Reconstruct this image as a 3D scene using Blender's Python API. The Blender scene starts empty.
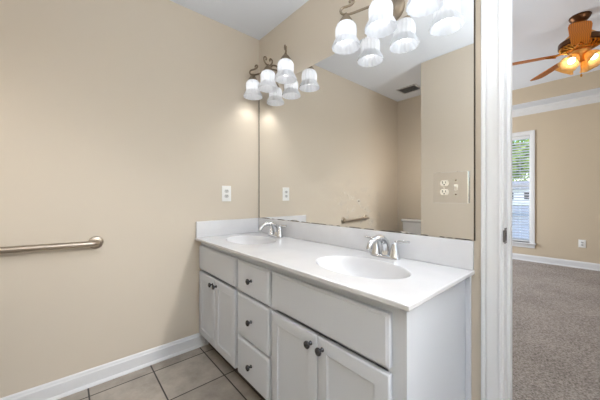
import bpy, bmesh, math, random
from mathutils import Vector, Matrix, noise
R = math.radians
PI = math.pi
random.seed(7)
S = bpy.context.scene
COL = S.collection

# ------------------------------------------------------------------ camera, sky, added fill lights, exposure
cam = bpy.data.cameras.new('camera')
cam.sensor_width = 36.0
cam.lens = 269.857 / 600 * 36.0
cam.shift_y = -(200 - 196.681) / 600
cam.clip_start = 0.02
camo = bpy.data.objects.new('camera', cam)
COL.objects.link(camo)
camo.location = (2.00163, -1.26994, 1.10652)
camo.rotation_euler = (PI / 2, 0, R(49.0337))
S.camera = camo

W = bpy.data.worlds.new('sky')
S.world = W
W.use_nodes = True
wn = W.node_tree
sky = wn.nodes.new('ShaderNodeTexSky')
sky.sky_type = 'NISHITA'
sky.sun_disc = False
sky.sun_elevation = R(50)
sky.sun_rotation = R(200)
wn.nodes['Background'].inputs['Strength'].default_value = 0.46
wn.links.new(sky.outputs[0], wn.nodes['Background'].inputs['Color'])

def area(name, loc, rot, sx, sy, power, col):
    l = bpy.data.lights.new(name, 'AREA')
    l.shape = 'RECTANGLE'
    l.size, l.size_y, l.energy, l.color = sx, sy, power, col
    o = bpy.data.objects.new(name, l)
    o.location = loc
    o.rotation_euler = rot
    COL.objects.link(o)
    return o

# added area fills at unseen side openings of the bedroom and bathroom
area('bedroom_side_fill', (-1.38, 3.1, 1.45), (0, R(-90), 0), 1.75, 1.35, 80, (0.95, 0.98, 1.0))
area('bathroom_right_fill', (4.38, -0.72, 1.45), (0, R(90), 0), 0.95, 0.75, 2, (0.93, 0.97, 1.0))

# added soft point fill above the camera, with no fixture
gl_ = bpy.data.lights.new('overhead_fill_light', 'POINT')
gl_.energy, gl_.shadow_soft_size, gl_.color = 7, 0.16, (0.97, 0.985, 1.0)
glo = bpy.data.objects.new('overhead_fill_light', gl_)
glo.location = (2.15, -1.12, 2.12)
COL.objects.link(glo)
# added upward fills, one per room, brightening it by ceiling bounce
area('bedroom_ceiling_fill', (3.3, 1.3, 1.5), (PI, 0, 0), 0.45, 0.45, 17, (0.95, 0.98, 1.0)).data.shape = 'DISK'
up_ = area('ceiling_fill', (2.85, -0.80, 0.95), (PI, 0, 0), 0.5, 0.5, 54, (0.85, 0.93, 1.0))
up_.data.shape = 'DISK'
up_.data.spread = R(140)

# added spot fill, unseen at the right end, washing the left wall
sp_ = bpy.data.lights.new('wall_fill_spot', 'SPOT')
sp_.energy, sp_.shadow_soft_size, sp_.color, sp_.spot_size, sp_.spot_blend = 205, 0.10, (1.0, 0.985, 0.96), R(40), 0.85
spo = bpy.data.objects.new('wall_fill_spot', sp_)
spo.location = (3.8, -0.06, 2.36)
spo.rotation_euler = (Vector((0, -1.62, 0.15)) - Vector(spo.location)).to_track_quat('-Z', 'Y').to_euler()
COL.objects.link(spo)
# added point fill, hidden by the nook's right wall, to brighten the nook
nl = bpy.data.lights.new('nook_fill_light', 'POINT')
nl.energy, nl.shadow_soft_size, nl.color = 4.0, 0.05, (1.0, 0.97, 0.93)
nlo = bpy.data.objects.new('nook_fill_light', nl)
nlo.location = (0.67, -1.85, 1.45)
COL.objects.link(nlo)

S.view_settings.view_transform = 'Standard'
S.view_settings.look = 'None'
S.view_settings.gamma = 1.0
S.view_settings.use_curve_mapping = False
S.view_settings.exposure = 0.2

# ------------------------------------------------------------------ materials
def srgb(r, g, b):
    f = lambda c: (c / 255 / 12.92) if c <= 10 else ((c / 255 + 0.055) / 1.055) ** 2.4
    return (f(r), f(g), f(b), 1.0)

def mat(name, col, rough=0.5, metal=0.0, spec=0.5, emit=None, estr=0.0, coat=0.0):
    m = bpy.data.materials.new(name)
    m.use_nodes = True
    b = m.node_tree.nodes['Principled BSDF']
    b.inputs['Base Color'].default_value = col
    b.inputs['Roughness'].default_value = rough
    b.inputs['Metallic'].default_value = metal
    b.inputs['Specular IOR Level'].default_value = spec
    b.inputs['Coat Weight'].default_value = coat
    if emit:
        b.inputs['Emission Color'].default_value = emit
        b.inputs['Emission Strength'].default_value = estr
    return m

def nd(m, t, **kw):
    n = m.node_tree.nodes.new(t)
    for k, v in kw.items():
        if k in n.inputs:
            n.inputs[k].default_value = v
        else:
            setattr(n, k, v)
    return n

def lk(m, a, b):
    m.node_tree.links.new(a, b)

def bsdf(m):
    return m.node_tree.nodes['Principled BSDF']

def coords(m):
    return nd(m, 'ShaderNodeTexCoord').outputs['Object']

def bump_noise(m, scale, strength, dist=0.002, detail=3):
    n = nd(m, 'ShaderNodeTexNoise', Scale=scale, Detail=detail)
    lk(m, coords(m), n.inputs['Vector'])
    b = nd(m, 'ShaderNodeBump', Strength=strength, Distance=dist)
    lk(m, n.outputs[0], b.inputs['Height'])
    lk(m, b.outputs[0], bsdf(m).inputs['Normal'])
    return n

def mottle(m, c1, c2, scale, detail=4, lo=0.35, hi=0.65):
    n = nd(m, 'ShaderNodeTexNoise', Scale=scale, Detail=detail)
    lk(m, coords(m), n.inputs['Vector'])
    r = nd(m, 'ShaderNodeValToRGB')
    r.color_ramp.elements[0].position = lo
    r.color_ramp.elements[0].color = c1
    r.color_ramp.elements[1].position = hi
    r.color_ramp.elements[1].color = c2
    lk(m, n.outputs[0], r.inputs[0])
    lk(m, r.outputs[0], bsdf(m).inputs['Base Color'])
    return r

M = {}
M['wall'] = mat('beige wall paint', srgb(213, 202, 186), 0.55, spec=0.25)
bump_noise(M['wall'], 260, 0.12, 0.001)
M['bedwall'] = mat('tan bedroom wall paint', srgb(205, 190, 168), 0.6, spec=0.2)
bump_noise(M['bedwall'], 260, 0.12, 0.001)
M['ceil'] = mat('flat white ceiling paint', srgb(227, 231, 238), 0.8, spec=0.1)
bump_noise(M['ceil'], 180, 0.15, 0.001)
M['trim'] = mat('white semi gloss trim paint', srgb(224, 225, 227), 0.35)
M['cab'] = mat('white cabinet paint', srgb(212, 216, 223), 0.42)
M['cabin'] = mat('cabinet interior shadow gap', srgb(120, 118, 115), 0.7)
M['kick'] = mat('shade toned toe kick board', srgb(70, 62, 56), 0.6)  # recess shade is put into the board's dark colour
M['marble'] = mat('white cultured marble', srgb(238, 238, 239), 0.16, coat=0.3)
mottle(M['marble'], srgb(214, 214, 217), srgb(221, 221, 223), 6)
M['chrome'] = mat('polished chrome', (0.66, 0.67, 0.69, 1), 0.14, 1.0)
M['nickel'] = mat('aged brushed nickel', srgb(150, 136, 118), 0.42, 0.85)
M['satin'] = mat('satin nickel bar', srgb(180, 168, 154), 0.38, 1.0)
M['knob'] = mat('dark pewter knob', srgb(88, 88, 92), 0.24, 1.0)
M['dark'] = mat('dark slot', srgb(40, 38, 36), 0.5)
M['drain'] = mat('drain metal', srgb(150, 150, 150), 0.25, 1.0)
M['plastic'] = mat('white outlet plastic', srgb(242, 242, 240), 0.3)
M['face'] = mat('outlet face plastic', srgb(206, 206, 204), 0.35)
M['ivory'] = mat('ivory outlet plastic', srgb(236, 228, 214), 0.3)
M['mplate'] = mat('mirrored wall plate', (0.88, 0.87, 0.85, 1), 0.04, 1.0)
M['porc'] = mat('white porcelain', srgb(232, 234, 238), 0.12, coat=0.4)
M['vent'] = mat('grey vent metal', srgb(205, 205, 207), 0.5)
M['bronze'] = mat('dark bronze', srgb(92, 62, 40), 0.35, 0.9)
M['brass'] = mat('polished brass', srgb(222, 164, 92), 0.3, 0.85)
M['gold'] = mat('antique gold filigree', srgb(196, 140, 60), 0.3, 0.9)
M['slat'] = mat('white blind slat', srgb(240, 242, 246), 0.45)
M['bark'] = mat('bark', srgb(88, 72, 58), 0.9)
M['lawn'] = mat('lawn', srgb(96, 120, 66), 0.95)
M['drive'] = mat('pale concrete drive', srgb(180, 179, 176), 0.9)
M['siding'] = mat('white house siding', srgb(232, 232, 230), 0.7)
M['roofing'] = mat('grey roof shingle', srgb(176, 174, 174), 0.9)
M['pane_dark'] = mat('far window glass', srgb(60, 70, 84), 0.1)
M['leaf'] = mat('green leaves', srgb(104, 146, 60), 0.7)
mottle(M['leaf'], srgb(112, 152, 60), srgb(196, 214, 120), 1.3)

# wood for the fan blades
m = M['wood'] = mat('cherry wood blade', srgb(150, 84, 42), 0.5, spec=0.25)
w_ = nd(m, 'ShaderNodeTexWave', Scale=26.0, Distortion=2.5, Detail=3.0)
w_.bands_direction = 'Y'
lk(m, coords(m), w_.inputs['Vector'])
r_ = nd(m, 'ShaderNodeValToRGB')
r_.color_ramp.elements[0].color = srgb(150, 82, 14)
r_.color_ramp.elements[1].color = srgb(198, 116, 28)
lk(m, w_.outputs[0], r_.inputs[0])
lk(m, r_.outputs[0], bsdf(m).inputs['Base Color'])

# floor tile: a 32 cm grid with dark grout
m = M['tile'] = mat('grey brown ceramic tile', srgb(160, 150, 140), 0.45)
T = 0.3225
mp = nd(m, 'ShaderNodeMapping')
mp.inputs['Location'].default_value = (-0.108 + T * 4, 0.527 + T * 20, 0)
lk(m, coords(m), mp.inputs['Vector'])
br = nd(m, 'ShaderNodeTexBrick', offset=0.0, squash=1.0)
br.inputs['Scale'].default_value = 1.0
br.inputs['Mortar Size'].default_value = 0.0042
br.inputs['Mortar Smooth'].default_value = 0.15
br.inputs['Brick Width'].default_value = T
br.inputs['Row Height'].default_value = T
br.inputs['Bias'].default_value = 0.0
br.inputs['Color1'].default_value = srgb(170, 161, 151)
br.inputs['Color2'].default_value = srgb(184, 176, 166)
br.inputs['Mortar'].default_value = srgb(60, 55, 51)
lk(m, mp.outputs[0], br.inputs['Vector'])
n1 = nd(m, 'ShaderNodeTexNoise', Scale=7.0, Detail=8.0, Roughness=0.65)
lk(m, coords(m), n1.inputs['Vector'])
rp = nd(m, 'ShaderNodeValToRGB')
rp.color_ramp.elements[0].position = 0.32
rp.color_ramp.elements[0].color = (0.70, 0.69, 0.68, 1)
rp.color_ramp.elements[1].position = 0.68
rp.color_ramp.elements[1].color = (1.12, 1.12, 1.12, 1)
lk(m, n1.outputs[0], rp.inputs[0])
mx = nd(m, 'ShaderNodeMixRGB', blend_type='MULTIPLY')
mx.inputs[0].default_value = 1.0
lk(m, br.outputs['Color'], mx.inputs[1])
lk(m, rp.outputs[0], mx.inputs[2])
lk(m, mx.outputs[0], bsdf(m).inputs['Base Color'])
bp_ = nd(m, 'ShaderNodeBump', Strength=0.5, Distance=0.003, invert=True)
lk(m, br.outputs['Fac'], bp_.inputs['Height'])
lk(m, bp_.outputs[0], bsdf(m).inputs['Normal'])

# carpet
m = M['carpet'] = mat('taupe cut pile carpet', srgb(150, 136, 124), 1.0, spec=0.05)
n1 = nd(m, 'ShaderNodeTexNoise', Scale=85.0, Detail=5.0, Roughness=0.8)
lk(m, coords(m), n1.inputs['Vector'])
n2 = nd(m, 'ShaderNodeTexNoise', Scale=2.2, Detail=3.0)
lk(m, coords(m), n2.inputs['Vector'])
ad = nd(m, 'ShaderNodeMixRGB', blend_type='MIX')
ad.inputs[0].default_value = 0.13
lk(m, n1.outputs[0], ad.inputs[1])
lk(m, n2.outputs[0], ad.inputs[2])
rp = nd(m, 'ShaderNodeValToRGB')
rp.color_ramp.elements[0].position = 0.36
rp.color_ramp.elements[0].color = srgb(108, 100, 94)
rp.color_ramp.elements[1].position = 0.62
rp.color_ramp.elements[1].color = srgb(204, 194, 187)
lk(m, ad.outputs[0], rp.inputs[0])
lk(m, rp.outputs[0], bsdf(m).inputs['Base Color'])
bp_ = nd(m, 'ShaderNodeBump', Strength=0.9, Distance=0.012)
lk(m, n1.outputs[0], bp_.inputs['Height'])
lk(m, bp_.outputs[0], bsdf(m).inputs['Normal'])

# mirror: silver with worn dark flecks along its lower edge and a cloudy smear
m = M['mirror'] = mat('mirror silver', (0.93, 0.93, 0.92, 1), 0.0, 1.0)
cs = nd(m, 'ShaderNodeSeparateXYZ')
co = coords(m)
lk(m, co, cs.inputs[0])
ns = nd(m, 'ShaderNodeTexNoise', Scale=14.0, Detail=3.0)
lk(m, co, ns.inputs['Vector'])
edge = nd(m, 'ShaderNodeMapRange')          # 1 at the lower edge, 0 a little above
edge.inputs['From Min'].default_value = 0.929
edge.inputs['From Max'].default_value = 0.936
edge.inputs['To Min'].default_value = 0.42
edge.inputs['To Max'].default_value = -0.45
lk(m, cs.outputs['Z'], edge.inputs['Value'])
su = nd(m, 'ShaderNodeMath', operation='ADD')
lk(m, ns.outputs[0], su.inputs[0])
lk(m, edge.outputs[0], su.inputs[1])
th = nd(m, 'ShaderNodeMapRange')
th.inputs['From Min'].default_value = 0.86
th.inputs['From Max'].default_value = 0.92
lk(m, su.outputs[0], th.inputs['Value'])
le = nd(m, 'ShaderNodeMath', operation='LESS_THAN')      # the blackened left and right edges
le.inputs[1].default_value = 0.013
lk(m, cs.outputs['X'], le.inputs[0])
re_ = nd(m, 'ShaderNodeMath', operation='GREATER_THAN')
re_.inputs[1].default_value = 1.6335
lk(m, cs.outputs['X'], re_.inputs[0])
mx1 = nd(m, 'ShaderNodeMath', operation='MAXIMUM')
lk(m, le.outputs[0], mx1.inputs[0])
lk(m, re_.outputs[0], mx1.inputs[1])
mx2 = nd(m, 'ShaderNodeMath', operation='MAXIMUM')
lk(m, mx1.outputs[0], mx2.inputs[0])
lk(m, th.outputs[0], mx2.inputs[1])
dk = nd(m, 'ShaderNodeBsdfDiffuse')
dk.inputs['Color'].default_value = srgb(70, 64, 56)
ms = nd(m, 'ShaderNodeMixShader')
lk(m, mx2.outputs[0], ms.inputs[0])
lk(m, bsdf(m).outputs[0], ms.inputs[1])
lk(m, dk.outputs[0], ms.inputs[2])
dist = nd(m, 'ShaderNodeVectorMath', operation='DISTANCE')
dist.inputs[1].default_value = (1.05, 0, 1.02)
lk(m, co, dist.inputs[0])
fall = nd(m, 'ShaderNodeMapRange')
fall.inputs['From Min'].default_value = 0.02
fall.inputs['From Max'].default_value = 0.20
fall.inputs['To Min'].default_value = 0.5
fall.inputs['To Max'].default_value = 0.0
lk(m, dist.outputs['Value'], fall.inputs['Value'])
n3 = nd(m, 'ShaderNodeTexNoise', Scale=24.0, Detail=5.0)
lk(m, co, n3.inputs['Vector'])
n3r = nd(m, 'ShaderNodeMapRange')
n3r.inputs['From Min'].default_value = 0.5
n3r.inputs['From Max'].default_value = 0.72
lk(m, n3.outputs[0], n3r.inputs['Value'])
mu = nd(m, 'ShaderNodeMath', operation='MULTIPLY')
lk(m, fall.outputs[0], mu.inputs[0])
lk(m, n3r.outputs[0], mu.inputs[1])
haze = nd(m, 'ShaderNodeBsdfDiffuse')
haze.inputs['Color'].default_value = srgb(225, 222, 215)
ms2 = nd(m, 'ShaderNodeMixShader')
lk(m, mu.outputs[0], ms2.inputs[0])
lk(m, ms.outputs[0], ms2.inputs[1])
lk(m, haze.outputs[0], ms2.inputs[2])
lk(m, ms2.outputs[0], m.node_tree.nodes['Material Output'].inputs['Surface'])

def glass_shade(name, diff, trans, tcol):
    m = mat(name, diff, 0.25)
    t = nd(m, 'ShaderNodeBsdfTranslucent')
    t.inputs['Color'].default_value = tcol
    mm = nd(m, 'ShaderNodeMixShader')
    mm.inputs[0].default_value = trans
    lk(m, bsdf(m).outputs[0], mm.inputs[1])
    lk(m, t.outputs[0], mm.inputs[2])
    lk(m, mm.outputs[0], m.node_tree.nodes['Material Output'].inputs['Surface'])
    return m

M['shade'] = glass_shade('frosted ribbed glass', srgb(240, 243, 248), 0.55, (0.86, 0.875, 0.9, 1))
M['amber'] = glass_shade('tea stained glass', srgb(250, 222, 160), 0.5, (0.75, 0.52, 0.20, 1))
M['bulb'] = mat('lit bulb', (1, 1, 1, 1), 0.4, emit=(1.0, 0.97, 0.93, 1), estr=3.7)
M['fanbulb'] = mat('lit warm bulb', (1, 1, 1, 1), 0.4, emit=(1.0, 0.84, 0.62, 1), estr=7.5)

m = M['glass'] = bpy.data.materials.new('clear window glass')
m.use_nodes = True
nt = m.node_tree
nt.nodes.remove(nt.nodes['Principled BSDF'])
tr = nd(m, 'ShaderNodeBsdfTransparent')
gl = nd(m, 'ShaderNodeBsdfGlossy', Roughness=0.0)
fr = nd(m, 'ShaderNodeFresnel', IOR=1.45)
mm = nd(m, 'ShaderNodeMixShader')
lk(m, fr.outputs[0], mm.inputs[0])
lk(m, tr.outputs[0], mm.inputs[1])
lk(m, gl.outputs[0], mm.inputs[2])
lk(m, mm.outputs[0], nt.nodes['Material Output'].inputs['Surface'])

# ------------------------------------------------------------------ mesh helpers
class MB:
    def __init__(self):
        self.bm = bmesh.new()

    def merge(self, b2):
        me = bpy.data.meshes.new('tmp')
        b2.to_mesh(me)
        b2.free()
        self.bm.from_mesh(me)
        bpy.data.meshes.remove(me)
        return self

    def box(self, x0, x1, y0, y1, z0, z1, bev=0.0, seg=2):
        b = bmesh.new()
        bmesh.ops.create_cube(b, size=1.0)
        for v in b.verts:
            v.co = Vector(((x0 + x1) / 2 + v.co.x * (x1 - x0), (y0 + y1) / 2 + v.co.y * (y1 - y0), (z0 + z1) / 2 + v.co.z * (z1 - z0)))
        if bev > 0:
            bmesh.ops.bevel(b, geom=b.edges[:], offset=bev, segments=seg, profile=0.5, affect='EDGES', clamp_overlap=True)
        return self.merge(b)

    def tube(self, pts, rad, n=12, cap=True):
        pts = [Vector(p) for p in pts]
        rads = rad if isinstance(rad, (list, tuple)) else [rad] * len(pts)
        rings = []
        up = None
        for i, p in enumerate(pts):
            t = (pts[min(i + 1, len(pts) - 1)] - pts[max(i - 1, 0)]).normalized()
            if up is None:
                up = Vector((0, 0, 1)) if abs(t.z) < 0.9 else Vector((1, 0, 0))
            a = t.cross(up)
            if a.length < 1e-6:
                a = t.orthogonal()
            a.normalize()
            up = a.cross(t).normalized()
            rings.append([self.bm.verts.new(p + rads[i] * (math.cos(2 * PI * k / n) * a + math.sin(2 * PI * k / n) * up)) for k in range(n)])
        for i in range(len(rings) - 1):
            for k in range(n):
                self.bm.faces.new((rings[i][k], rings[i][(k + 1) % n], rings[i + 1][(k + 1) % n], rings[i + 1][k]))
        if cap:
            self.bm.faces.new(rings[0][::-1])
            self.bm.faces.new(rings[-1])
        return self

    def lathe(self, prof, n=32, mtx=None, ribs=0, amp=None, closed=False):
        """prof: list of (radius, height); turned about local z, then moved by mtx."""
        mtx = mtx or Matrix()
        rings = []
        for i, (r, z) in enumerate(prof):
            if r < 1e-6:
                rings.append([self.bm.verts.new(mtx @ Vector((0, 0, z)))])
                continue
            a_ = amp[i] if amp else 0
            rings.append([self.bm.verts.new(mtx @ Vector(((r + a_ * math.cos(ribs * 2 * PI * k / n)) * math.cos(2 * PI * k / n), (r + a_ * math.cos(ribs * 2 * PI * k / n)) * math.sin(2 * PI * k / n), z))) for k in range(n)])
        for i in range(len(rings) - 1):
            A, B = rings[i], rings[i + 1]
            for k in range(n):
                k2 = (k + 1) % n
                if len(A) == 1 and len(B) == 1:
                    break
                if len(A) == 1:
                    self.bm.faces.new((A[0], B[k2], B[k]))
                elif len(B) == 1:
                    self.bm.faces.new((A[k], A[k2], B[0]))
                else:
                    self.bm.faces.new((A[k], A[k2], B[k2], B[k]))
        return self

    def sphere(self, c, r, sub=2, scale=(1, 1, 1)):
        b = bmesh.new()
        bmesh.ops.create_icosphere(b, subdivisions=sub, radius=r)
        for v in b.verts:
            v.co = Vector((v.co.x * scale[0], v.co.y * scale[1], v.co.z * scale[2])) + Vector(c)
        return self.merge(b)

    def sweep(self, prof, path, outs):
        """prof: list of (out, up) in the cross-section; path: points; outs: outward horizontal/any vector at each point (mitred); up given with it."""
        rings = []
        for p, (o, u) in zip(path, outs):
            o, u, p = Vector(o), Vector(u), Vector(p)
            rings.append([self.bm.verts.new(p + o * a + u * b) for a, b in prof])
        n = len(prof)
        for i in range(len(rings) - 1):
            for k in range(n):
                self.bm.faces.new((rings[i][k], rings[i][(k + 1) % n], rings[i + 1][(k + 1) % n], rings[i + 1][k]))
        self.bm.faces.new(rings[0][::-1])
        self.bm.faces.new(rings[-1])
        return self

    def loft(self, rings, cap=True):
        rr = [[self.bm.verts.new(Vector(p)) for p in ring] for ring in rings]
        n = len(rr[0])
        for i in range(len(rr) - 1):
            for k in range(n):
                self.bm.faces.new((rr[i][k], rr[i][(k + 1) % n], rr[i + 1][(k + 1) % n], rr[i + 1][k]))
        if cap:
            self.bm.faces.new(rr[0][::-1])
            self.bm.faces.new(rr[-1])
        return self

    def build(self, name, material, parent=None, smooth=False, angle=None):
        bmesh.ops.recalc_face_normals(self.bm, faces=self.bm.faces[:])
        me = bpy.data.meshes.new(name)
        self.bm.to_mesh(me)
        self.bm.free()
        for mm in (material if isinstance(material, (list, tuple)) else [material]):
            me.materials.append(mm)
        if smooth:
            for p in me.polygons:
                p.use_smooth = True
            me.set_sharp_from_angle(angle=R(angle or 40))
        o = bpy.data.objects.new(name, me)
        COL.objects.link(o)
        if parent:
            o.parent = parent
        return o

def tag(o, label, cat, group=None, kind=None):
    o['label'] = label
    o['category'] = cat
    if group:
        o['group'] = group
    if kind:
        o['kind'] = kind
    return o

def thing(name, label, cat, loc=(0, 0, 0), group=None, rz=0):
    o = bpy.data.objects.new(name, None)
    o.empty_display_size = 0.1
    COL.objects.link(o)
    o.location = loc
    o.rotation_euler = (0, 0, rz)
    return tag(o, label, cat, group)

def struct(name, mb, material, parent=None, smooth=False):
    o = mb.build(name, material, parent, smooth)
    if not parent:
        o['kind'] = 'structure'
    return o

def struct_root(name):
    o = bpy.data.objects.new(name, None)
    COL.objects.link(o)
    o['kind'] = 'structure'
    return o

def copy_tree(o, parent=None):
    c = o.copy()
    COL.objects.link(c)
    if parent:
        c.parent = parent
    for ch in list(o.children):
        copy_tree(ch, c)
    return c

def smooth_path(pts, n=6):
    """Catmull-Rom through the points."""
    P = [Vector(p) for p in pts]
    out = []
    for i in range(len(P) - 1):
        p0, p1, p2, p3 = P[max(i - 1, 0)], P[i], P[i + 1], P[min(i + 2, len(P) - 1)]
        for k in range(n):
            t = k / n
            out.append(0.5 * ((2 * p1) + (p2 - p0) * t + (2 * p0 - 5 * p1 + 4 * p2 - p3) * t * t + (3 * p1 - p0 - 3 * p2 + p3) * t ** 3))
    out.append(P[-1])
    return out

# ------------------------------------------------------------------ the bathroom shell
H = 2.465
WT = 0.125                        # wall between bathroom and bedroom
DX0, DX1, DH = 1.733, 2.50, 2.06  # doorway in it
BX0, BX1, BY1, BH = -1.3, 4.2, 4.70, 2.615   # bedroom
NX, FY, NY = 0.735, -1.47, -2.33  # toilet nook
RX = 4.3

struct('floor', MB().box(-0.1, RX + 0.1, NY - 0.1, 0.02, -0.08, 0.0), M['tile'])
struct('ceiling', MB().box(-0.1, RX + 0.1, NY - 0.1, 0.0, H, H + 0.08), M['ceil'])
struct('wall_left', MB().box(-0.1, 0.0, NY - 0.1, 0.0, 0.0, H), M['wall'])
mb = MB().box(-0.1, DX0 - 0.02, 0.0, WT / 2, 0, H).box(DX1 + 0.02, RX + 0.1, 0.0, WT / 2, 0, H).box(DX0 - 0.02, DX1 + 0.02, 0.0, WT / 2, DH + 0.02, H)
struct('wall_back', mb, M['wall'])
struct('wall_front', MB().box(NX, RX + 0.1, FY - 0.1, FY, 0, H, 0.004, 1).box(NX, NX + 0.1, NY, FY - 0.05, 0, H), M['wall'])
struct('wall_nook', MB().box(-0.1, NX + 0.1, NY - 0.1, NY, 0, H), M['wall'])
# right wall of the bathroom, with an unseen opening added for the fill light
wy0, wy1, wz0, wz1 = -1.10, -0.34, 0.95, 1.95
mb = MB().box(RX, RX + 0.1, FY, wy0, 0, H).box(RX, RX + 0.1, wy1, 0, 0, H).box(RX, RX + 0.1, wy0, wy1, 0, wz0).box(RX, RX + 0.1, wy0, wy1, wz1, H)
struct('wall_right', mb, M['wall'])

def baseboard_prof(h=0.098, t=0.013):
    return [(0, 0), (t + 0.010, 0), (t + 0.010, 0.006), (t + 0.006, 0.014), (t, 0.018), (t, h - 0.022), (t - 0.003, h - 0.016), (t - 0.005, h - 0.006), (t - 0.009, h), (0, h)]

def base_run(name, p0, p1, out, h=0.098):
    z = (0, 0, 1)
    mb = MB().sweep(baseboard_prof(h), [p0, p1], [(out, z), (out, z)])
    return struct(name, mb, M['trim'])

base_run('baseboard_left', (0, NY, 0), (0, -0.452, 0), (1, 0, 0))
base_run('baseboard_front', (NX, FY, 0), (RX, FY, 0), (0, 1, 0))
base_run('baseboard_nook', (0, NY, 0), (NX, NY, 0), (0, 1, 0))

# doorway to the bedroom: casing, jamb, stop and strike plate
door = struct_root('door_1')
CW = 0.066
cas = [(0, 0), (0.0, 0.008), (0.002, 0.0105), (0.006, 0.0118), (0.010, 0.0105), (0.0115, 0.0075), (0.0135, 0.0070), (0.015, 0.0085), (0.024, 0.0092), (0.034, 0.0115), (0.043, 0.0165), (0.0450, 0.0170), (0.0462, 0.0135), (0.0485, 0.0135), (0.050, 0.0190), (0.054, 0.0210), (0.062, 0.0210), (0.0655, 0.0185), (CW, 0.010), (CW, 0)]
jx = DX0 - 0.006
cas = [(a, b) for a, b in cas]
zt = DH + 0.006
mb = MB()
mb.sweep([(a, b) for a, b in cas],
         [(jx, 0, 0), (jx, 0, zt), (DX1 + 0.006, 0, zt), (DX1 + 0.006, 0, 0)],
         [((-1, 0, 0), (0, -1, 0)), ((-1, 0, 1), (0, -1, 0)), ((1, 0, 1), (0, -1, 0)), ((1, 0, 0), (0, -1, 0))])
mb.build('casing', M['trim'], door, True, 25)
mb = MB()
mb.sweep([(a, b) for a, b in cas],
         [(jx, WT, 0), (jx, WT, zt), (DX1 + 0.006, WT, zt), (DX1 + 0.006, WT, 0)],
         [((-1, 0, 0), (0, 1, 0)), ((-1, 0, 1), (0, 1, 0)), ((1, 0, 1), (0, 1, 0)), ((1, 0, 0), (0, 1, 0))])
mb.build('casing', M['trim'], door, True, 25)
mb = MB().box(DX0 - 0.02, DX0, 0, WT, 0, DH + 0.02).box(DX1, DX1 + 0.02, 0, WT, 0, DH + 0.02).box(DX0, DX1, 0, WT, DH, DH + 0.02)
mb.build('jamb', M['trim'], door)
mb = MB().box(DX0, DX0 + 0.011, 0.042, 0.078, 0, DH, 0.002).box(DX1 - 0.011, DX1, 0.042, 0.078, 0, DH, 0.002).box(DX0, DX1, 0.042, 0.078, DH - 0.011, DH, 0.002)
mb.build('door_stop', M['trim'], door)
sp = MB().box(DX0, DX0 + 0.002, 0.004, 0.034, 0.925, 0.985, 0.0008).box(DX0 - 0.001, DX0 + 0.004, -0.010, 0.006, 0.932, 0.978, 0.0015).build('strike_plate', mat('dark strike plate', srgb(84, 80, 78), 0.5, 0.3), door)
MB().box(DX0 + 0.001, DX0 + 0.003, 0.011, 0.028, 0.940, 0.968).build('latch_hole', M['dark'], sp)
mb = MB()
for z in (0.932, 0.978):
    mb.lathe([(0, 0.004), (0.003, 0.0035), (0.004, 0.002), (0.004, 0)], 12, Matrix.Translation((DX0, 0.019, z)) @ Matrix.Rotation(R(90), 4, 'Y'))
mb.build('screw', M['chrome'], sp)

# ------------------------------------------------------------------ the bedroom shell
struct('floor_bedroom', MB().box(BX0 - 0.1, BX1 + 0.1, 0.02, BY1 + 0.1, -0.08, 0.008), M['carpet'])
# soffit ring and the raised tray
TX0, TX1, TY0, TY1, TZ = BX0 + 0.43, BX1 - 0.43, 0.55, 4.31, 2.862
mb = MB()
mb.box(BX0 - 0.1, BX1 + 0.1, WT / 2, TY0, BH, TZ).box(BX0 - 0.1, BX1 + 0.1, TY1, BY1 + 0.1, BH, TZ).box(BX0 - 0.1, TX0, TY0, TY1, BH, TZ).box(TX1, BX1 + 0.1, TY0, TY1, BH, TZ)
mb.box(BX0 - 0.1, BX1 + 0.1, WT / 2, BY1 + 0.1, TZ, TZ + 0.08)
struct('ceiling_bedroom', mb, M['ceil'])
mb = MB()
e = 0.004
mb.box(TX0, TX1, TY0, TY0 + e, BH + 0.002, TZ).box(TX0, TX1, TY1 - e, TY1, BH + 0.002, TZ).box(TX0, TX0 + e, TY0, TY1, BH + 0.002, TZ).box(TX1 - e, TX1, TY0, TY1, BH + 0.002, TZ)
struct('trim_2', mb, M['bedwall'])
# far wall with the window opening
WX0, WX1, WZ0, WZ1 = 0.26, 1.098, 0.32, 2.164
mb = MB().box(BX0 - 0.1, WX0, BY1, BY1 + 0.14, 0, BH).box(WX1, BX1 + 0.1, BY1, BY1 + 0.14, 0, BH).box(WX0, WX1, BY1, BY1 + 0.14, 0, WZ0).box(WX0, WX1, BY1, BY1 + 0.14, WZ1, BH)
struct('wall_far', mb, M['bedwall'])
struct('wall_bedroom_right', MB().box(BX1, BX1 + 0.1, 0.0, BY1, 0, BH), M['bedwall'])
vy0, vy1, vz0, vz1 = 2.4, 3.8, 0.55, 2.35  # unseen opening added for the bedroom's side fill
mb = MB().box(BX0 - 0.1, BX0, 0.0, vy0, 0, BH).box(BX0 - 0.1, BX0, vy1, BY1, 0, BH).box(BX0 - 0.1, BX0, vy0, vy1, 0, vz0).box(BX0 - 0.1, BX0, vy0, vy1, vz1, BH)
struct('wall_bedroom_left', mb, M['bedwall'])
mb = MB().box(BX0, DX0 - 0.02, WT / 2, WT, 0, BH).box(DX1 + 0.02, BX1, WT / 2, WT, 0, BH).box(DX0 - 0.02, DX1 + 0.02, WT / 2, WT, DH + 0.02, BH)
struct('wall_bedroom_near', mb, M['bedwall'])
base_run('baseboard_far', (BX0, BY1, 0.008), (BX1, BY1, 0.008), (0, -1, 0), 0.105)
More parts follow.
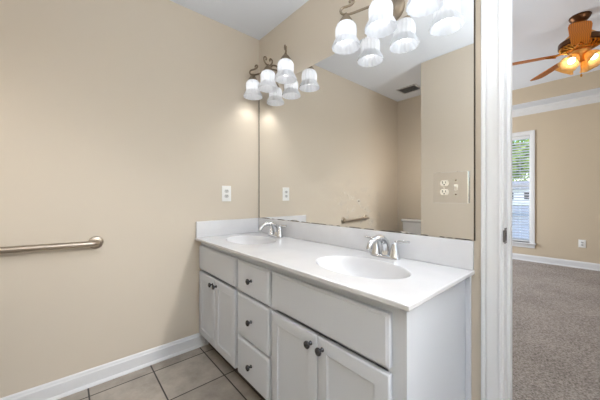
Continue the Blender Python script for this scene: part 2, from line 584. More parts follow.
# crown moulding round the soffit
cr = [(0, 0), (0.004, 0), (0.010, 0.012), (0.022, 0.020), (0.040, 0.045), (0.052, 0.070), (0.066, 0.078), (0.074, 0.092), (0.074, 0.110), (0, 0.110)]
mb = MB().sweep(cr, [(BX0, BY1, BH - 0.11), (BX1, BY1, BH - 0.11)], [((0, -1, 0), (0, 0, 1))] * 2)
struct('trim_1', mb, M['trim'])

# window
win = struct_root('window_1')
c = 0.066
wc = [(0, 0), (0, 0.010), (0.010, 0.014), (0.030, 0.016), (0.050, 0.018), (c, 0.016), (c, 0)]
mb = MB().sweep(wc, [(WX0, BY1, WZ0), (WX0, BY1, WZ1), (WX1, BY1, WZ1), (WX1, BY1, WZ0)],
                [((-1, 0, 0), (0, -1, 0)), ((-1, 0, 1), (0, -1, 0)), ((1, 0, 1), (0, -1, 0)), ((1, 0, 0), (0, -1, 0))])
mb.build('casing', M['trim'], win)
MB().box(WX0 - c - 0.02, WX1 + c + 0.02, BY1 - 0.05, BY1 + 0.09, WZ0 - 0.022, WZ0, 0.005).box(WX0 - c, WX1 + c, BY1 - 0.016, BY1, WZ0 - 0.086, WZ0 - 0.022, 0.003).build('sill', M['trim'], win)
fy0, fy1 = BY1 + 0.085, BY1 + 0.13
zm = 1.29
mb = MB()
for (z0, z1, dy) in ((WZ0, zm + 0.02, 0.0), (zm - 0.02, WZ1, 0.022)):
    y0, y1 = fy0 + dy, fy0 + dy + 0.022
    mb.box(WX0, WX0 + 0.024, y0, y1, z0, z1).box(WX1 - 0.024, WX1, y0, y1, z0, z1)
    mb.box(WX0 + 0.024, WX1 - 0.024, y0, y1, z0, z0 + 0.042).box(WX0 + 0.024, WX1 - 0.024, y0, y1, z1 - 0.042, z1)
mb.build('window_frame', M['trim'], win)
MB().box(WX0 + 0.02, WX1 - 0.02, fy0 + 0.010, fy0 + 0.013, WZ0 + 0.03, zm).build('pane', M['glass'], win)
MB().box(WX0 + 0.02, WX1 - 0.02, fy0 + 0.032, fy0 + 0.035, zm, WZ1 - 0.03).build('pane', M['glass'], win)
MB().box(WX0 - 0.001, WX0 + 0.004, BY1, BY1 + 0.14, WZ0, WZ1).box(WX1 - 0.004, WX1 + 0.001, BY1, BY1 + 0.14, WZ0, WZ1).box(WX0, WX1, BY1, BY1 + 0.14, WZ1 - 0.004, WZ1 + 0.001).build('reveal', M['trim'], win)

bl = thing('window_blind', 'white slatted blind hanging open in the tall bedroom window', 'blind', (WX0 + (WX1 - WX0) / 2, BY1 + 0.045, WZ0))
hw = (WX1 - WX0) / 2 - 0.012
hh = WZ1 - WZ0 - 0.006
MB().box(-hw, hw, -0.028, 0.028, hh - 0.055, hh, 0.003).build('head_rail', M['trim'], bl)
mb = MB()
z = 0.06
tilt = R(-16)
while z < hh - 0.075:
    ring = []
    for k in range(7):
        u = (k / 6 - 0.5) * 0.05
        ring.append((u, 0.0035 * (1 - (2 * u / 0.05) ** 2)))
    pts = []
    for (u, h) in ring:
        pts.append((u * math.cos(tilt) - h * math.sin(tilt), u * math.sin(tilt) + h * math.cos(tilt)))
    prof = pts + [(a, b - 0.0028) for a, b in reversed(pts)]
    mb.sweep(prof, [(-hw + 0.004, 0, z), (hw - 0.004, 0, z)], [((0, 1, 0), (0, 0, 1))] * 2)
    z += 0.0475
mb.build('slats', M['slat'], bl, True)
MB().box(-hw, hw, -0.025, 0.025, 0.012, 0.034, 0.004).build('bottom_rail', M['trim'], bl)
for x in (-0.28, 0.28):
    MB().tube([(x, -0.027, 0.02), (x, -0.027, hh - 0.03)], 0.0014, 6).tube([(x, 0.027, 0.02), (x, 0.027, hh - 0.03)], 0.0014, 6).build('ladder_cord', M['slat'], bl)

# ------------------------------------------------------------------ outside
struct('ground', MB().box(-60, 60, BY1 + 0.15, 90, -0.6, -0.35), M['lawn'])
struct('pavement', MB().box(-40, 40, BY1 + 1.2, 55, -0.35, -0.33), M['drive'])

def leaves_mesh(cx, cz, rad, n, sz, seed):
    rnd = random.Random(seed)
    mb = MB()
    blobs = []
    for k in range(16):
        d = Vector((rnd.gauss(0, 1), rnd.gauss(0, 1), rnd.gauss(0, 0.9))).normalized() * rad * rnd.uniform(0.3, 0.72)
        blobs.append((Vector((0, 0, cz)) + d, rad * rnd.uniform(0.3, 0.5)))
    for k in range(n):
        c_, r_ = rnd.choice(blobs)
        d = Vector((rnd.gauss(0, 1), rnd.gauss(0, 1), rnd.gauss(0, 1))).normalized()
        p = c_ + d * r_ * rnd.uniform(0.75, 1.05)
        t = Vector((rnd.gauss(0, 1), rnd.gauss(0, 1), rnd.gauss(0, 0.6))).normalized()
        b = t.cross(d).normalized() if t.cross(d).length > 1e-4 else d.orthogonal().normalized()
        s = sz * rnd.uniform(0.7, 1.3)
        vs = [mb.bm.verts.new(p + q) for q in (t * s, b * s * 0.5 + d * s * 0.12, -t * s, -b * s * 0.5 + d * s * 0.12)]
        mb.bm.faces.new(vs)
    return mb

def tree(label, x, y, h, rad, seed, n=2600, sz=0.16):
    t = thing('tree', label, 'tree', (x, y, -0.35), 'trees seen through the blind')
    leaves_mesh(0, h, rad, n, sz, seed).build('foliage', M['leaf'], t)
    mb = MB().tube([(0, 0, 0), (0.05, 0.03, h * 0.4), (-0.04, 0, h * 0.75), (0.02, 0, h)], [0.17, 0.14, 0.1, 0.05], 10)
    for k in range(5):
        a = k * 1.26
        mb.tube([(0, 0, h * (0.55 + 0.07 * k)), (math.cos(a) * rad * 0.5, math.sin(a) * rad * 0.5, h * (0.8 + 0.05 * k))], [0.06, 0.02], 7)
    mb.build('trunk', M['bark'], t, True)
    return t

tree('leafy green tree filling the upper right of the bedroom window', -3.6, 24.0, 4.6, 3.1, 3, 6000)
tree('leafy green tree behind the blind at the left of the window', -10.4, 26.0, 4.8, 3.0, 5)
tree('tall green tree rising behind the white house outside the window', -14.5, 76.0, 9.5, 6.5, 8, 6000, 0.4)

hs = thing('house', 'small white house with grey roof seen through the bedroom blind', 'house', (-9.6, 60.0, -0.35), )
MB().box(-9, 9, 0, 9, 0, 3.0).build('wall', M['siding'], hs)
mb = MB()
mb.loft([[(-9.7, -0.8, 2.9), (-9.7, 9.8, 2.9), (-9.7, 4.5, 4.3)], [(9.7, -0.8, 2.9), (9.7, 9.8, 2.9), (9.7, 4.5, 4.3)]])
mb.build('roof', M['roofing'], hs)
for x in (-6.6, -3.4, -0.6, 2.2, 5.0, 7.4):
    w = MB().box(x - 0.75, x + 0.75, -0.06, 0.02, 0.9, 2.4).build('window', M['trim'], hs)
    MB().box(x - 0.64, x + 0.64, -0.08, 0.0, 1.0, 2.3).build('pane', M['pane_dark'], w)

# ------------------------------------------------------------------ vanity cabinet
CX = 1.605
van = thing('vanity_cabinet', 'white double bathroom vanity cabinet with drawers between two pairs of doors', 'cabinet', (0.803, -0.27, 0))
vx, vy = 0.803, -0.27
def L(x0, x1, y0, y1, z0, z1, bev=0.0, seg=2, mb=None):
    return (mb or MB()).box(x0 - vx, x1 - vx, y0 - vy, y1 - vy, z0, z1, bev, seg)
FF = -0.508
TOPZ = 0.786
mb = MB()
L(0.02, CX - 0.018, FF + 0.02, -0.014, 0.10, 0.118, mb=mb)            # bottom
L(0.002, 0.02, FF + 0.02, -0.002, 0.0, TOPZ, mb=mb)            # left side
L(CX - 0.018, CX, FF + 0.02, -0.002, 0.10, TOPZ, mb=mb)         # right side
L(CX - 0.018, CX, -0.455, -0.002, 0.0, 0.10, mb=mb)
L(0.02, CX - 0.018, -0.014, -0.002, 0.118, TOPZ, mb=mb)        # back
L(0.578, 0.590, FF + 0.02, -0.014, 0.118, TOPZ - 0.16, mb=mb)
L(0.922, 0.934, FF + 0.02, -0.014, 0.118, TOPZ - 0.16, mb=mb)
mb.build('body', M['cab'], van)
mb = MB()                                                       # face frame
for (a, b) in ((0.002, 0.035), (0.555, 0.613), (0.900, 0.955), (1.545, CX + 0.001)):
    L(a, b, FF, FF + 0.02, 0.125, 0.735, mb=mb)
L(0.002, CX + 0.001, FF, FF + 0.02, 0.735, TOPZ, mb=mb)
L(0.002, CX + 0.001, FF, FF + 0.02, 0.10, 0.125, mb=mb)
for (a, b) in ((0.035, 0.555), (0.613, 0.900), (0.955, 1.545)):
    L(a, b, FF, FF + 0.02, 0.567, 0.590, mb=mb)
L(0.613, 0.900, FF, FF + 0.02, 0.322, 0.340, mb=mb)
mb.build('face_frame', M['cab'], van)
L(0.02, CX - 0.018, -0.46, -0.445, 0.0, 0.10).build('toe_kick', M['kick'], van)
L(CX, CX + 0.019, -0.016, -0.001, 0.0, TOPZ, 0.003).build('scribe_molding', M['cab'], van)

def knob(parent, x, y, z):
    mt = Matrix.Translation((x - vx, y - vy, z)) @ Matrix.Rotation(R(90), 4, 'X')
    mb = MB().lathe([(0.0, 0.0), (0.009, 0.0), (0.0085, 0.003), (0.0055, 0.006), (0.005, 0.012), (0.008, 0.015), (0.0135, 0.018), (0.0155, 0.022), (0.0145, 0.0265), (0.009, 0.0295), (0.0, 0.0305)], 24, mt)
    return mb.build('knob', M['knob'], parent, True, 60)

def slab(name, x0, x1, z0, z1):
    """a slab front with a stepped and rounded edge"""
    mb = MB()
    t = 0.022
    def rect(i, y, r=0.006):
        pts = []
        for (cx_, cz_, a0) in ((x1 - i - r, z1 - i - r, 0), (x0 + i + r, z1 - i - r, 90), (x0 + i + r, z0 + i + r, 180), (x1 - i - r, z0 + i + r, 270)):
            for k in range(4):
                a = R(a0 + 30 * k)
                pts.append((cx_ + r * math.cos(a) - vx, y - vy, cz_ + r * math.sin(a)))
        return pts
    mb.loft([rect(0, FF - 0.001), rect(0, FF - t + 0.009), rect(0.0015, FF - t + 0.0055), rect(0.005, FF - t + 0.0035), rect(0.009, FF - t + 0.0025), rect(0.0105, FF - t)])
    return mb.build(name, M['cab'], van, True, 30)

def panel_door(x0, x1, z0, z1):
    """frame and flat recessed panel with a small bead"""
    t = 0.022
    mb = MB()
    def rect(i, y, r=0.0001):
        r = max(r, 0.0001)
        pts = []
        for (cx_, cz_, a0) in ((x1 - i - r, z1 - i - r, 0), (x0 + i + r, z1 - i - r, 90), (x0 + i + r, z0 + i + r, 180), (x1 - i - r, z0 + i + r, 270)):
            for k in range(4):
                a = R(a0 + 30 * k)
                pts.append((cx_ + r * math.cos(a) - vx, y - vy, cz_ + r * math.sin(a)))
        return pts
    mb.loft([rect(0, FF - 0.001, 0.004), rect(0, FF - t + 0.006, 0.004), rect(0.003, FF - t + 0.002, 0.004), rect(0.008, FF - t, 0.003), rect(0.050, FF - t), rect(0.0515, FF - t + 0.003), rect(0.054, FF - t + 0.0035), rect(0.0565, FF - t + 0.0055), rect(0.060, FF - t + 0.006)])
    return mb.build('cabinet_door', M['cab'], van, True, 25)

slab('false_front', 0.012, 0.570, 0.578, 0.749)
slab('false_front', 0.938, 1.560, 0.578, 0.749)
for (z0, z1) in ((0.573, 0.749), (0.328, 0.561), (0.104, 0.316)):
    d = slab('drawer_front', 0.599, 0.914, z0, z1)
    knob(d, 0.7565, FF - 0.022, (z0 + z1) / 2)
for (a, b, k) in ((0.012, 0.289, 0.262), (0.293, 0.570, 0.320), (0.938, 1.247, 1.215), (1.251, 1.560, 1.279)):
    d = panel_door(a, b, 0.104, 0.561)
    knob(d, k, FF - 0.022, 0.522)

# ------------------------------------------------------------------ countertop with two moulded basins
TW, TD, TZt = 1.636, 0.5536, 0.805
top = thing('vanity_countertop', 'long white marble vanity countertop with two moulded oval basins', 'countertop', (0.818, -0.277, TOPZ))
ox, oy, oz = 0.818, -0.277, TOPZ
SINKS = [(0.340, -0.290), (1.280, -0.302)]
SA, SB = 0.225, 0.152
b = bmesh.new()
NSEG = 48
def eloop(cx_, cy_, a_, b_, z_):
    return [Vector((cx_ + a_ * math.cos(2 * PI * k / NSEG) - ox, cy_ + b_ * math.sin(2 * PI * k / NSEG) - oy, z_ - oz)) for k in range(NSEG)]
e_ = 0.004
outer = [(0.002, -TD + e_), (TW - e_, -TD + e_), (TW - e_, -0.002), (0.002, -0.002)]
vo = [b.verts.new((x - ox, y - oy, TZt - oz)) for x, y in outer]
edges = [b.edges.new((vo[i], vo[(i + 1) % 4])) for i in range(4)]
for (cx_, cy_) in SINKS:
    vs = [b.verts.new(p) for p in eloop(cx_, cy_, SA, SB, TZt)]
    edges += [b.edges.new((vs[i], vs[(i + 1) % NSEG])) for i in range(NSEG)]
bmesh.ops.triangle_fill(b, use_beauty=True, edges=edges, normal=(0, 0, 1))
# rounded front and right edges, then underside
def skirt(dz, grow):
    return [b.verts.new((x - ox + gx * grow, y - oy + gy * grow, dz - oz)) for (x, y), (gx, gy) in zip(outer, ((0, -1), (1, -1), (1, 0), (0, 0)))]
prev = vo
for dz, g in ((TZt - 0.0012, e_ * 0.7), (TZt - 0.004, e_), (TZt - 0.015, e_), (TZt - 0.018, e_ * 0.5), (TOPZ, -0.0)):
    cur = skirt(dz, g)
    for i in range(4):
        b.faces.new((prev[i], prev[(i + 1) % 4], cur[(i + 1) % 4], cur[i]))
    prev = cur
holder = MB()
holder.bm.free()
holder.bm = b
holder.build('slab', M['marble'], top)
for (cx_, cy_) in SINKS:
    mb = MB()
    prof = [(1.0, 0.0), (0.985, -0.0015), (0.965, -0.006), (0.94, -0.016), (0.90, -0.034), (0.84, -0.060), (0.74, -0.088), (0.58, -0.110), (0.38, -0.122), (0.20, -0.127), (0.10, -0.129)]
    rings = [eloop(cx_, cy_ + 0.0 + (1 - s) * 0.03, SA * s, SB * s if s > 0.15 else SA * s, TZt + d) for s, d in prof]
    mb.loft(rings, cap=False)
    ba = mb.build('basin', M['marble'], top, True, 60)
    for p in ba.data.polygons:
        if p.normal.z < 0:
            p.flip()
    dm = Matrix.Translation((cx_ - ox, cy_ + 0.027 - oy, TZt - 0.129 - oz))
    MB().lathe([(0.0235, -0.006), (0.024, 0.0015), (0.0215, 0.003), (0.017, 0.0015), (0.016, -0.002), (0.0145, 0.001), (0.010, 0.003), (0, 0.0035)], 28, dm).build('drain', M['drain'], ba, True)
mb = MB().box(0.002 - ox, TW - 0.002 - ox, -0.020 - oy, -0.001 - oy, TZt - oz, 0.924 - oz, 0.004, 3)
mb.build('backsplash', M['marble'], top, True, 30)
mb = MB().box(0.001 - ox, 0.020 - ox, -TD + 0.004 - oy, -0.020 - oy, TZt - oz, 0.924 - oz, 0.004, 3)
mb.build('side_splash', M['marble'], top, True, 30)

# ------------------------------------------------------------------ faucets
def faucet(label, x, y):
    t = thing('faucet', label, 'faucet', (x, y, TZt), 'chrome faucets on the vanity')
    # base plate
    def oval(s, z, a=0.079, b_=0.028):
        return [((a * s if abs(math.cos(q)) > 0 else 0) * math.copysign(abs(math.cos(q)) ** 0.6, math.cos(q)), b_ * s * math.copysign(abs(math.sin(q)) ** 0.8, math.sin(q)), z) for q in [2 * PI * k / 36 for k in range(36)]]
    MB().loft([oval(1, 0), oval(1, 0.007), oval(0.97, 0.011), oval(0.88, 0.0135)]).build('base_plate', M['chrome'], t, True, 50)
    # spout
    pts = smooth_path([(0, 0.008, 0.010), (0, 0.010, 0.040), (0, -0.002, 0.076), (0, -0.040, 0.099), (0, -0.085, 0.098), (0, -0.122, 0.080), (0, -0.136, 0.060)], 5)
    rad = [0.0235 - 0.011 * min(1, i / (len(pts) - 1) * 1.3) for i in range(len(pts))]
    MB().tube(pts, rad, 18).build('spout', M['chrome'], t, True, 50)
    MB().lathe([(0.0, -0.004), (0.0095, -0.004), (0.0115, 0.0), (0.0115, 0.008)], 18, Matrix.Translation((0, -0.1375, 0.058)) @ Matrix.Rotation(R(-18), 4, 'X')).build('aerator', M['chrome'], t, True)
    MB().tube([(0, 0.026, 0.008), (0, 0.026, 0.075)], 0.0025, 8).sphere((0, 0.026, 0.078), 0.0055, 2).build('lift_rod', M['chrome'], t, True)
    for s in (-1, 1):
        h = MB().lathe([(0.0265, 0.010), (0.0262, 0.014), (0.023, 0.020), (0.0205, 0.034), (0.0175, 0.050), (0.0145, 0.062), (0.0135, 0.070), (0.012, 0.076), (0.007, 0.080), (0, 0.081)], 28, Matrix.Translation((s * 0.052, 0, 0)))
        hh_ = h.build('handle', M['chrome'], t, True, 50)
        lp = smooth_path([(s * 0.050, 0, 0.068), (s * 0.058, 0.001, 0.080), (s * 0.078, 0.003, 0.0855), (s * 0.105, 0.006, 0.087), (s * 0.124, 0.008, 0.0885)], 4)
        lr = [0.009 - 0.0048 * i / (len(lp) - 1) for i in range(len(lp))]
        lr[-1] = 0.0052
        lr[-2] = 0.0052
        MB().tube(lp, lr, 12).build('lever', M['chrome'], hh_, True, 50)
    return t
faucet('chrome two handle faucet at the left basin, near the corner', 0.335, -0.068)
faucet('chrome two handle faucet at the right basin, nearer the doorway', 1.262, -0.066)

# ------------------------------------------------------------------ mirror and the plate on it
mi = MB().box(0.004, 1.638, -0.008, -0.001, 0.926, 1.995).build('wall_mirror', [M['mirror'], mat('mirror edge', srgb(78, 64, 50), 0.4)])
for p in mi.data.polygons:
    if p.normal.y > -0.5:
        p.material_index = 1
tag(mi, 'large frameless wall mirror above the vanity backsplash', 'mirror')

def receptacle(parent, m, mtx):
    """one round-sided outlet face with slots; local x right, z up, -y to the room"""
    mb = MB()
    prof = []
    for k in range(24):
        q = 2 * PI * k / 24
        prof.append((0.0172 * math.cos(q), max(-0.0125, min(0.0125, 0.0172 * math.sin(q)))))
    mb.loft([[(x, 0.0, z) for x, z in prof], [(x, -0.0022, z) for x, z in prof], [(x * 0.95, -0.0032, z * 0.95) for x, z in prof]])
    o = mb.build('receptacle', m, parent, True, 30)
    o.matrix_local = mtx
    s = MB().box(-0.0075, -0.0050, -0.0042, -0.003, -0.0015, 0.0080).box(0.0050, 0.0072, -0.0042, -0.003, -0.0010, 0.0075).box(-0.0022, 0.0022, -0.0042, -0.003, -0.0095, -0.0045).build('slot', M['dark'], o)
    return o

def screw(parent, m, mtx):
    o = MB().lathe([(0.0034, 0.0), (0.0034, 0.001), (0.002, 0.0018), (0, 0.002)], 14, Matrix.Rotation(R(90), 4, 'X')).build('screw', m, parent, True)
    o.matrix_local = mtx
    return o

def wall_outlet(label, loc, rz, w=0.074, h=0.121, group=None):
    t = thing('wall_outlet', label, 'outlet', loc, group, rz)
    MB().box(-w / 2, w / 2, -0.006, 0.0, -h / 2, h / 2, 0.0035, 3).build('plate', M['plastic'], t, True, 30)
    for s in (-1, 1):
        receptacle(t, M['face'], Matrix.Translation((0, -0.0055, s * 0.0195)))
    screw(t, M['plastic'], Matrix.Translation((0, -0.006, 0)))
    return t
wall_outlet('white outlet on the beige wall above the left side splash', (0.0, -0.307, 1.131), R(90), 0.078, 0.124)
wall_outlet('white outlet low on the tan bedroom wall right of the window', (1.715, BY1, 0.387), 0, 0.080, 0.122)

pl = thing('switch_plate', 'wide mirrored combination plate with outlet and light switch set in the mirror', 'switch plate', (1.548, -0.008, 1.146))
pm = MB().box(-0.069, 0.069, -0.0125, 0.0, -0.067, 0.067, 0.0008, 1).build('plate', [M['mplate'], mat('dark plate edge', srgb(92, 78, 64), 0.6, spec=0.2)], pl)
for p in pm.data.polygons:          # dark reflection put into the colour of the plate's edges
    if abs(p.normal.x) > 0.9 or abs(p.normal.z) > 0.9:
        p.material_index = 1
for s in (-1, 1):
    receptacle(pl, M['ivory'], Matrix.Translation((-0.023, -0.012, s * 0.0195)))
screw(pl, M['ivory'], Matrix.Translation((-0.023, -0.0125, 0)))
tg = MB().box(-0.0055, 0.0055, -0.0115, -0.009, -0.0125, 0.0125, 0.001).build('toggle_switch', M['ivory'], pl)
MB().loft([[(-0.004, -0.010, -0.004), (0.004, -0.010, -0.004), (0.004, -0.010, 0.006), (-0.004, -0.010, 0.006)], [(-0.0035, -0.022, 0.005), (0.0035, -0.022, 0.005), (0.0035, -0.021, 0.012), (-0.0035, -0.021, 0.012)]]).build('lever', M['ivory'], tg)
tg.location = (0.023, -0.003, 0)
for s in (-1, 1):
    screw(pl, M['nickel'], Matrix.Translation((0.023, -0.0125, s * 0.030)))

# ------------------------------------------------------------------ vanity lights
LZ = 2.092
def shade_mb():
    prof, amp = [], []
    pr = [(0.028, -0.043), (0.038, -0.045), (0.0465, -0.052), (0.0525, -0.062), (0.0558, -0.076), (0.0565, -0.092), (0.0555, -0.112), (0.0545, -0.124), (0.0560, -0.130), (0.0610, -0.139), (0.0675, -0.150), (0.0725, -0.161), (0.0752, -0.170), (0.0755, -0.176)]
    for i, (r, z) in enumerate(pr):
        prof.append((r, z))
        amp.append(0.0 if i < 2 else 0.0017)
    inner = [(r - 0.0035, z) for r, z in reversed(pr)]
    inner[0] = (0.0725, -0.1765)
    prof += inner
    amp += list(reversed(amp))
    return MB().lathe(prof, 96, None, 16, amp)

def vanity_light(label, cx_, xs):
    t = thing('vanity_light', label, 'light', (cx_, 0, LZ), 'three lamp vanity lights above the mirror')
    rot = Matrix.Rotation(R(90), 4, 'X')
    bpz = -0.03
    MB().lathe([(0.0, 0.026), (0.020, 0.026), (0.028, 0.022), (0.040, 0.016), (0.052, 0.013), (0.060, 0.006), (0.062, 0.0), (0.0, 0.0)], 40, Matrix.Translation((0, 0, bpz)) @ rot).build('backplate', M['nickel'], t, True, 40)
    for i, x in enumerate(xs):
        dx = x - cx_
        yl = -0.12
        e = Vector((dx, yl, 0))
        Ln = e.length
        d = e / Ln
        P = lambda s, z: tuple(d * s + Vector((0, 0, z)))
        body = [P(0.0, bpz), P(0.018, bpz + 0.02), P(0.028 + 0.1 * (Ln - 0.12), 0.010), P(0.05 + 0.3 * (Ln - 0.12), 0.022), P(0.5 * Ln + 0.02, 0.014), P(Ln - 0.03, 0.003), P(Ln, 0.004)]
        curl = [P(Ln + 0.022, 0.014), P(Ln + 0.030, 0.030), P(Ln + 0.018, 0.045), P(Ln - 0.006, 0.047), P(Ln - 0.030, 0.052), P(Ln - 0.042, 0.066), P(Ln - 0.034, 0.077), P(Ln - 0.022, 0.074), P(Ln - 0.021, 0.064)]
        pts = smooth_path(body + (curl if i != 1 else []), 5)
        mb = MB().tube(pts, 0.0064, 10)
        if i == 1:      # twin scroll over the middle lamp
            for s in (-1, 1):
                q = smooth_path([tuple(e + Vector(v)) for v in ((0, 0, 0.002), (0, s * 0.014, 0.006), (0, s * 0.028, 0.018), (0, s * 0.038, 0.036), (0, s * 0.036, 0.052), (0, s * 0.022, 0.058), (0, s * 0.013, 0.048), (0, s * 0.020, 0.038))], 5)
                mb.tube(q, 0.006, 10)
        mb.build('arm', M['nickel'], t, True, 60)
        mt = Matrix.Translation((dx, yl, 0))
        MB().lathe([(0, 0.012), (0.007, 0.011), (0.009, 0.004), (0.010, -0.002), (0.018, -0.008), (0.025, -0.017), (0.033, -0.030), (0.0385, -0.041), (0.039, -0.046), (0.0, -0.046)], 24, mt, 12, [0, 0, 0, 0.0004, 0.0006, 0.0008, 0.001, 0.001, 0.001, 0]).build('socket_cap', M['nickel'], t, True, 50)
        sh = shade_mb().build('lamp_shade', M['shade'], t, True, 60)
        sh.location = (dx, yl, 0)
        ll = bpy.data.lights.new('vanity_lamp_light', 'SPOT')
        ll.energy, ll.color, ll.shadow_soft_size, ll.spot_size, ll.spot_blend = 3.0, (1.0, 0.98, 0.95), 0.03, R(118), 1.0
        lo = bpy.data.objects.new('vanity_lamp_light', ll)
        COL.objects.link(lo)
        lo.parent = t
        lo.location = (dx, yl, -0.168)
        bu = MB().lathe([(0, -0.144), (0.012, -0.1425), (0.022, -0.136), (0.028, -0.124), (0.0285, -0.113), (0.025, -0.098), (0.018, -0.080), (0.0135, -0.064), (0.013, -0.044), (0, -0.043)], 18, mt).build('bulb', M['bulb'], t, True, 80)
    return t
vanity_light('three lamp scroll arm vanity light above the left basin, by the corner', 0.310, (0.095, 0.311, 0.525))
vanity_light('three lamp vanity light above the right basin, cut by the top of the photo', 1.272, (1.058, 1.272, 1.486))

# ------------------------------------------------------------------ grab bar on the left wall
gb = thing('grab_bar', 'brushed nickel grab bar on the beige left wall', 'bar', (0, -1.345, 0.842))
y0, y1, zz0, zz1 = -0.213, 0.210, 0.004, -0.006
pts = [(0.004, y0, zz0), (0.030, y0, zz0)] + [(0.030 + 0.024 * math.sin(a), y0 + 0.024 * (1 - math.cos(a)), zz0) for a in [R(15 * k) for k in range(1, 7)]]
pts += [(0.054, y0 + (y1 - y0) * k / 6, zz0 + (zz1 - zz0) * k / 6) for k in (1, 2, 3, 4, 5)]
pts += [(0.030 + 0.024 * math.cos(a), y1 - 0.024 * (1 - math.sin(a)), zz1) for a in [R(15 * k) for k in range(0, 7)]] + [(0.004, y1, zz1)]
MB().tube(pts, 0.0165, 20).build('rail', M['satin'], gb, True, 50)
for (y, z) in ((y0, zz0), (y1, zz1)):
    MB().lathe([(0.0, 0.0), (0.037, 0.0), (0.037, 0.005), (0.034, 0.0085), (0.024, 0.0105), (0.0185, 0.012), (0.0, 0.012)], 36, Matrix.Translation((0, y, z)) @ Matrix.Rotation(R(90), 4, 'Y')).build('flange', M['satin'], gb, True, 40)

# ------------------------------------------------------------------ ceiling vent
vt = thing('ceiling_vent', 'grey louvred ceiling vent seen in the mirror', 'vent', (0.335, -2.02, H))
mb = MB()
a_, b_ = 0.125, 0.105
mb.box(-a_, a_, -b_, -b_ + 0.02, -0.008, 0, 0.002).box(-a_, a_, b_ - 0.02, b_, -0.008, 0, 0.002).box(-a_, -a_ + 0.02, -b_, b_, -0.008, 0, 0.002).box(a_ - 0.02, a_, -b_, b_, -0.008, 0, 0.002)
mb.build('frame', M['vent'], vt)
MB().box(-a_ + 0.018, a_ - 0.018, -b_ + 0.018, b_ - 0.018, -0.001, 0).build('backing', mat('vent shaft grey', srgb(104, 104, 106), 0.7), vt)
mb = MB()
for k in range(9):
    y = -b_ + 0.028 + k * (2 * b_ - 0.056) / 8
    mb.loft([[(-a_ + 0.018, y + 0.006, -0.0085), (-a_ + 0.018, y + 0.0045, -0.0085), (-a_ + 0.018, y - 0.006, -0.001), (-a_ + 0.018, y - 0.0045, -0.001)], [(a_ - 0.018, y + 0.006, -0.0085), (a_ - 0.018, y + 0.0045, -0.0085), (a_ - 0.018, y - 0.006, -0.001), (a_ - 0.018, y - 0.0045, -0.001)]])
mb.build('louvres', M['vent'], vt)

# ------------------------------------------------------------------ toilet in the nook (its tank shows in the mirror)
tl = thing('toilet', 'white toilet with lidded tank seen in the mirror', 'toilet', (0.40, -2.33, 0))
def rrect(w, d, y, z, r=0.03, n=5):
    pts = []
    for (sx, sy, a0) in ((1, 1, 0), (-1, 1, 90), (-1, -1, 180), (1, -1, 270)):
        for k in range(n):
            a = R(a0 + 90 * k / (n - 1))
            pts.append((sx * (w / 2 - r) + r * math.cos(a), y + sy * (d / 2 - r) + r * math.sin(a), z))
    return pts
tk = MB().loft([rrect(0.40, 0.165, 0.115, 0.40), rrect(0.415, 0.175, 0.115, 0.42), rrect(0.435, 0.185, 0.115, 0.60), rrect(0.445, 0.190, 0.115, 0.775)]).build('tank', M['porc'], tl, True, 50)
MB().loft([rrect(0.455, 0.200, 0.115, 0.775), rrect(0.472, 0.212, 0.117, 0.782), rrect(0.474, 0.214, 0.117, 0.800), rrect(0.468, 0.208, 0.117, 0.808), rrect(0.44, 0.18, 0.117, 0.812)]).build('tank_lid', M['porc'], tl, True, 50)
MB().lathe([(0, 0.012), (0.012, 0.012), (0.014, 0)], 18, Matrix.Translation((0.16, 0.206, 0.71)) @ Matrix.Rotation(R(-90), 4, 'X')).tube([(0.16, 0.216, 0.71), (0.09, 0.222, 0.700)], [0.006, 0.0045], 10).build('flush_lever', M['chrome'], tk, True)
def egg(w, l, y, z, n=32):
    return [(w / 2 * math.cos(2 * PI * k / n), y + (l / 2) * math.sin(2 * PI * k / n) * (1.08 if math.sin(2 * PI * k / n) > 0 else 0.92), z) for k in range(n)]
MB().loft([egg(0.22, 0.44, 0.36, 0.0), egg(0.21, 0.42, 0.36, 0.06), egg(0.20, 0.40, 0.37, 0.16), egg(0.27, 0.46, 0.40, 0.26), egg(0.345, 0.50, 0.42, 0.34), egg(0.365, 0.51, 0.42, 0.385), egg(0.36, 0.505, 0.42, 0.395)]).loft([rrect(0.26, 0.24, 0.14, 0.25), rrect(0.36, 0.24, 0.14, 0.36), rrect(0.37, 0.24, 0.14, 0.40)]).build('bowl', M['porc'], tl, True, 50)
MB().loft([egg(0.372, 0.45, 0.46, 0.396), egg(0.38, 0.46, 0.46, 0.402), egg(0.38, 0.46, 0.46, 0.412), egg(0.37, 0.45, 0.46, 0.416)]).build('seat', M['porc'], tl, True, 50)
MB().loft([egg(0.372, 0.45, 0.46, 0.417), egg(0.38, 0.46, 0.46, 0.422), egg(0.378, 0.458, 0.46, 0.432), egg(0.35, 0.43, 0.46, 0.438)]).build('seat_lid', M['porc'], tl, True, 50)

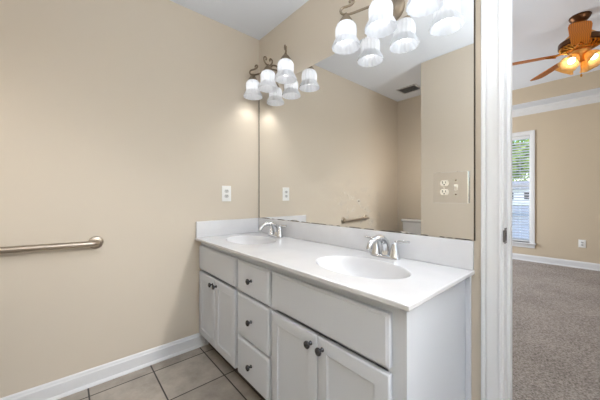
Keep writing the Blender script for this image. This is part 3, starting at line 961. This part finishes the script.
# ------------------------------------------------------------------ ceiling fan in the bedroom
fan = thing('ceiling_fan', 'brass ceiling fan with cherry wood blades and lit amber tulip shades in the bedroom', 'fan', (1.805, 2.51, TZ))
MB().lathe([(0, 0.0), (0.078, 0.0), (0.080, -0.006), (0.074, -0.022), (0.058, -0.045), (0.034, -0.062), (0, -0.064)], 40).build('canopy', M['bronze'], fan, True, 50)
MB().lathe([(0, -0.06), (0.020, -0.06), (0.020, -0.16), (0, -0.16)], 24).build('downrod', M['brass'], fan, True, 40)
MB().lathe([(0, -0.150), (0.045, -0.155), (0.090, -0.180), (0.118, -0.210), (0.122, -0.235), (0, -0.235)], 40).build('motor_housing', M['brass'], fan, True, 40)
MB().lathe([(0.100, -0.232), (0.148, -0.234), (0.156, -0.240), (0.158, -0.282), (0.150, -0.290), (0.100, -0.292)], 48).build('rim', M['bronze'], fan, True, 40)
mb = MB()
for k in range(24):
    a = 2 * PI * k / 24
    a2 = a + 2 * PI / 24
    mb.tube(smooth_path([(0.148 * math.cos(a), 0.148 * math.sin(a), -0.292), (0.13 * math.cos((a + a2) / 2), 0.13 * math.sin((a + a2) / 2), -0.305), (0.09 * math.cos(a2), 0.09 * math.sin(a2), -0.325)], 4), 0.007, 6)
mb.lathe([(0.140, -0.288), (0.150, -0.294), (0.142, -0.300), (0.128, -0.294)], 40)
mb.lathe([(0.0, -0.285), (0.10, -0.29), (0.085, -0.33), (0.0, -0.335)], 32)
mb.build('filigree', M['gold'], fan, True, 60)
MB().lathe([(0, -0.33), (0.070, -0.332), (0.076, -0.345), (0.070, -0.375), (0.050, -0.405), (0.040, -0.430), (0.020, -0.445), (0, -0.448)], 32).build('light_fitter', M['brass'], fan, True, 50)
BZ = -0.345
for k in range(5):
    a = R(-87 + 72 * k)
    ca, sa = math.cos(a), math.sin(a)
    iron = MB().tube(smooth_path([(0.09 * ca, 0.09 * sa, -0.315), (0.14 * ca, 0.14 * sa, -0.335), (0.20 * ca, 0.20 * sa, BZ - 0.004)], 4), 0.011, 8)
    iron.tube([(0.17 * ca - 0.03 * sa, 0.17 * sa + 0.03 * ca, BZ - 0.006), (0.25 * ca, 0.25 * sa, BZ - 0.008), (0.17 * ca + 0.03 * sa, 0.17 * sa - 0.03 * ca, BZ - 0.006)], 0.006, 8)
    mt = Matrix.Rotation(a, 4, 'Z') @ Matrix.Translation((0, 0, BZ)) @ Matrix.Rotation(R(-12), 4, 'X')
    out = [(0.19, -0.052), (0.21, -0.058), (0.40, -0.068), (0.58, -0.072), (0.625, -0.064), (0.645, -0.040), (0.650, 0.0), (0.645, 0.040), (0.625, 0.064), (0.58, 0.072), (0.40, 0.068), (0.21, 0.058), (0.19, 0.052)]
    bl_ = MB().loft([[(x, y, -0.003) for x, y in out], [(x, y, 0.003) for x, y in out]]).build('blade', M['wood'], fan)
    bl_.matrix_local = mt
    io = iron.build('blade_iron', M['gold'], fan, True)
for k in range(4):
    a = R(-120 + 90 * k)
    mt = Matrix.Translation((0, 0, -0.385)) @ Matrix.Rotation(a, 4, 'Z') @ Matrix.Translation((0.052, 0, 0)) @ Matrix.Rotation(R(-42), 4, 'Y')
    # local -z axis points outward and down
    MB().lathe([(0, 0.025), (0.018, 0.022), (0.020, 0.0), (0.026, -0.018), (0.0, -0.020)], 20, mt).build('socket', M['brass'], fan, True)
    pr = [(0.022, -0.012), (0.034, -0.020), (0.046, -0.040), (0.054, -0.065), (0.060, -0.090), (0.068, -0.110), (0.080, -0.128)]
    prof = pr + [(r - 0.003, z) for r, z in reversed(pr)]
    am = [0, 0.0005, 0.001, 0.0015, 0.002, 0.003, 0.005]
    MB().lathe(prof, 60, mt, 6, am + am[::-1]).build('lamp_shade', M['amber'], fan, True, 60)
    MB().lathe([(0, -0.108), (0.014, -0.105), (0.024, -0.096), (0.028, -0.082), (0.025, -0.066), (0.016, -0.048), (0.013, -0.030), (0.0, -0.018)], 18, mt).build('bulb', M['fanbulb'], fan, True, 80)
MB().tube([(0.01, -0.03, -0.44), (0.01, -0.03, -0.575)], 0.0016, 6).build('pull_chain', M['gold'], fan)
MB().lathe([(0, -0.57), (0.006, -0.575), (0.009, -0.588), (0.006, -0.600), (0, -0.603)], 14, Matrix.Translation((0.01, -0.03, 0))).build('chain_fob', M['gold'], fan, True)
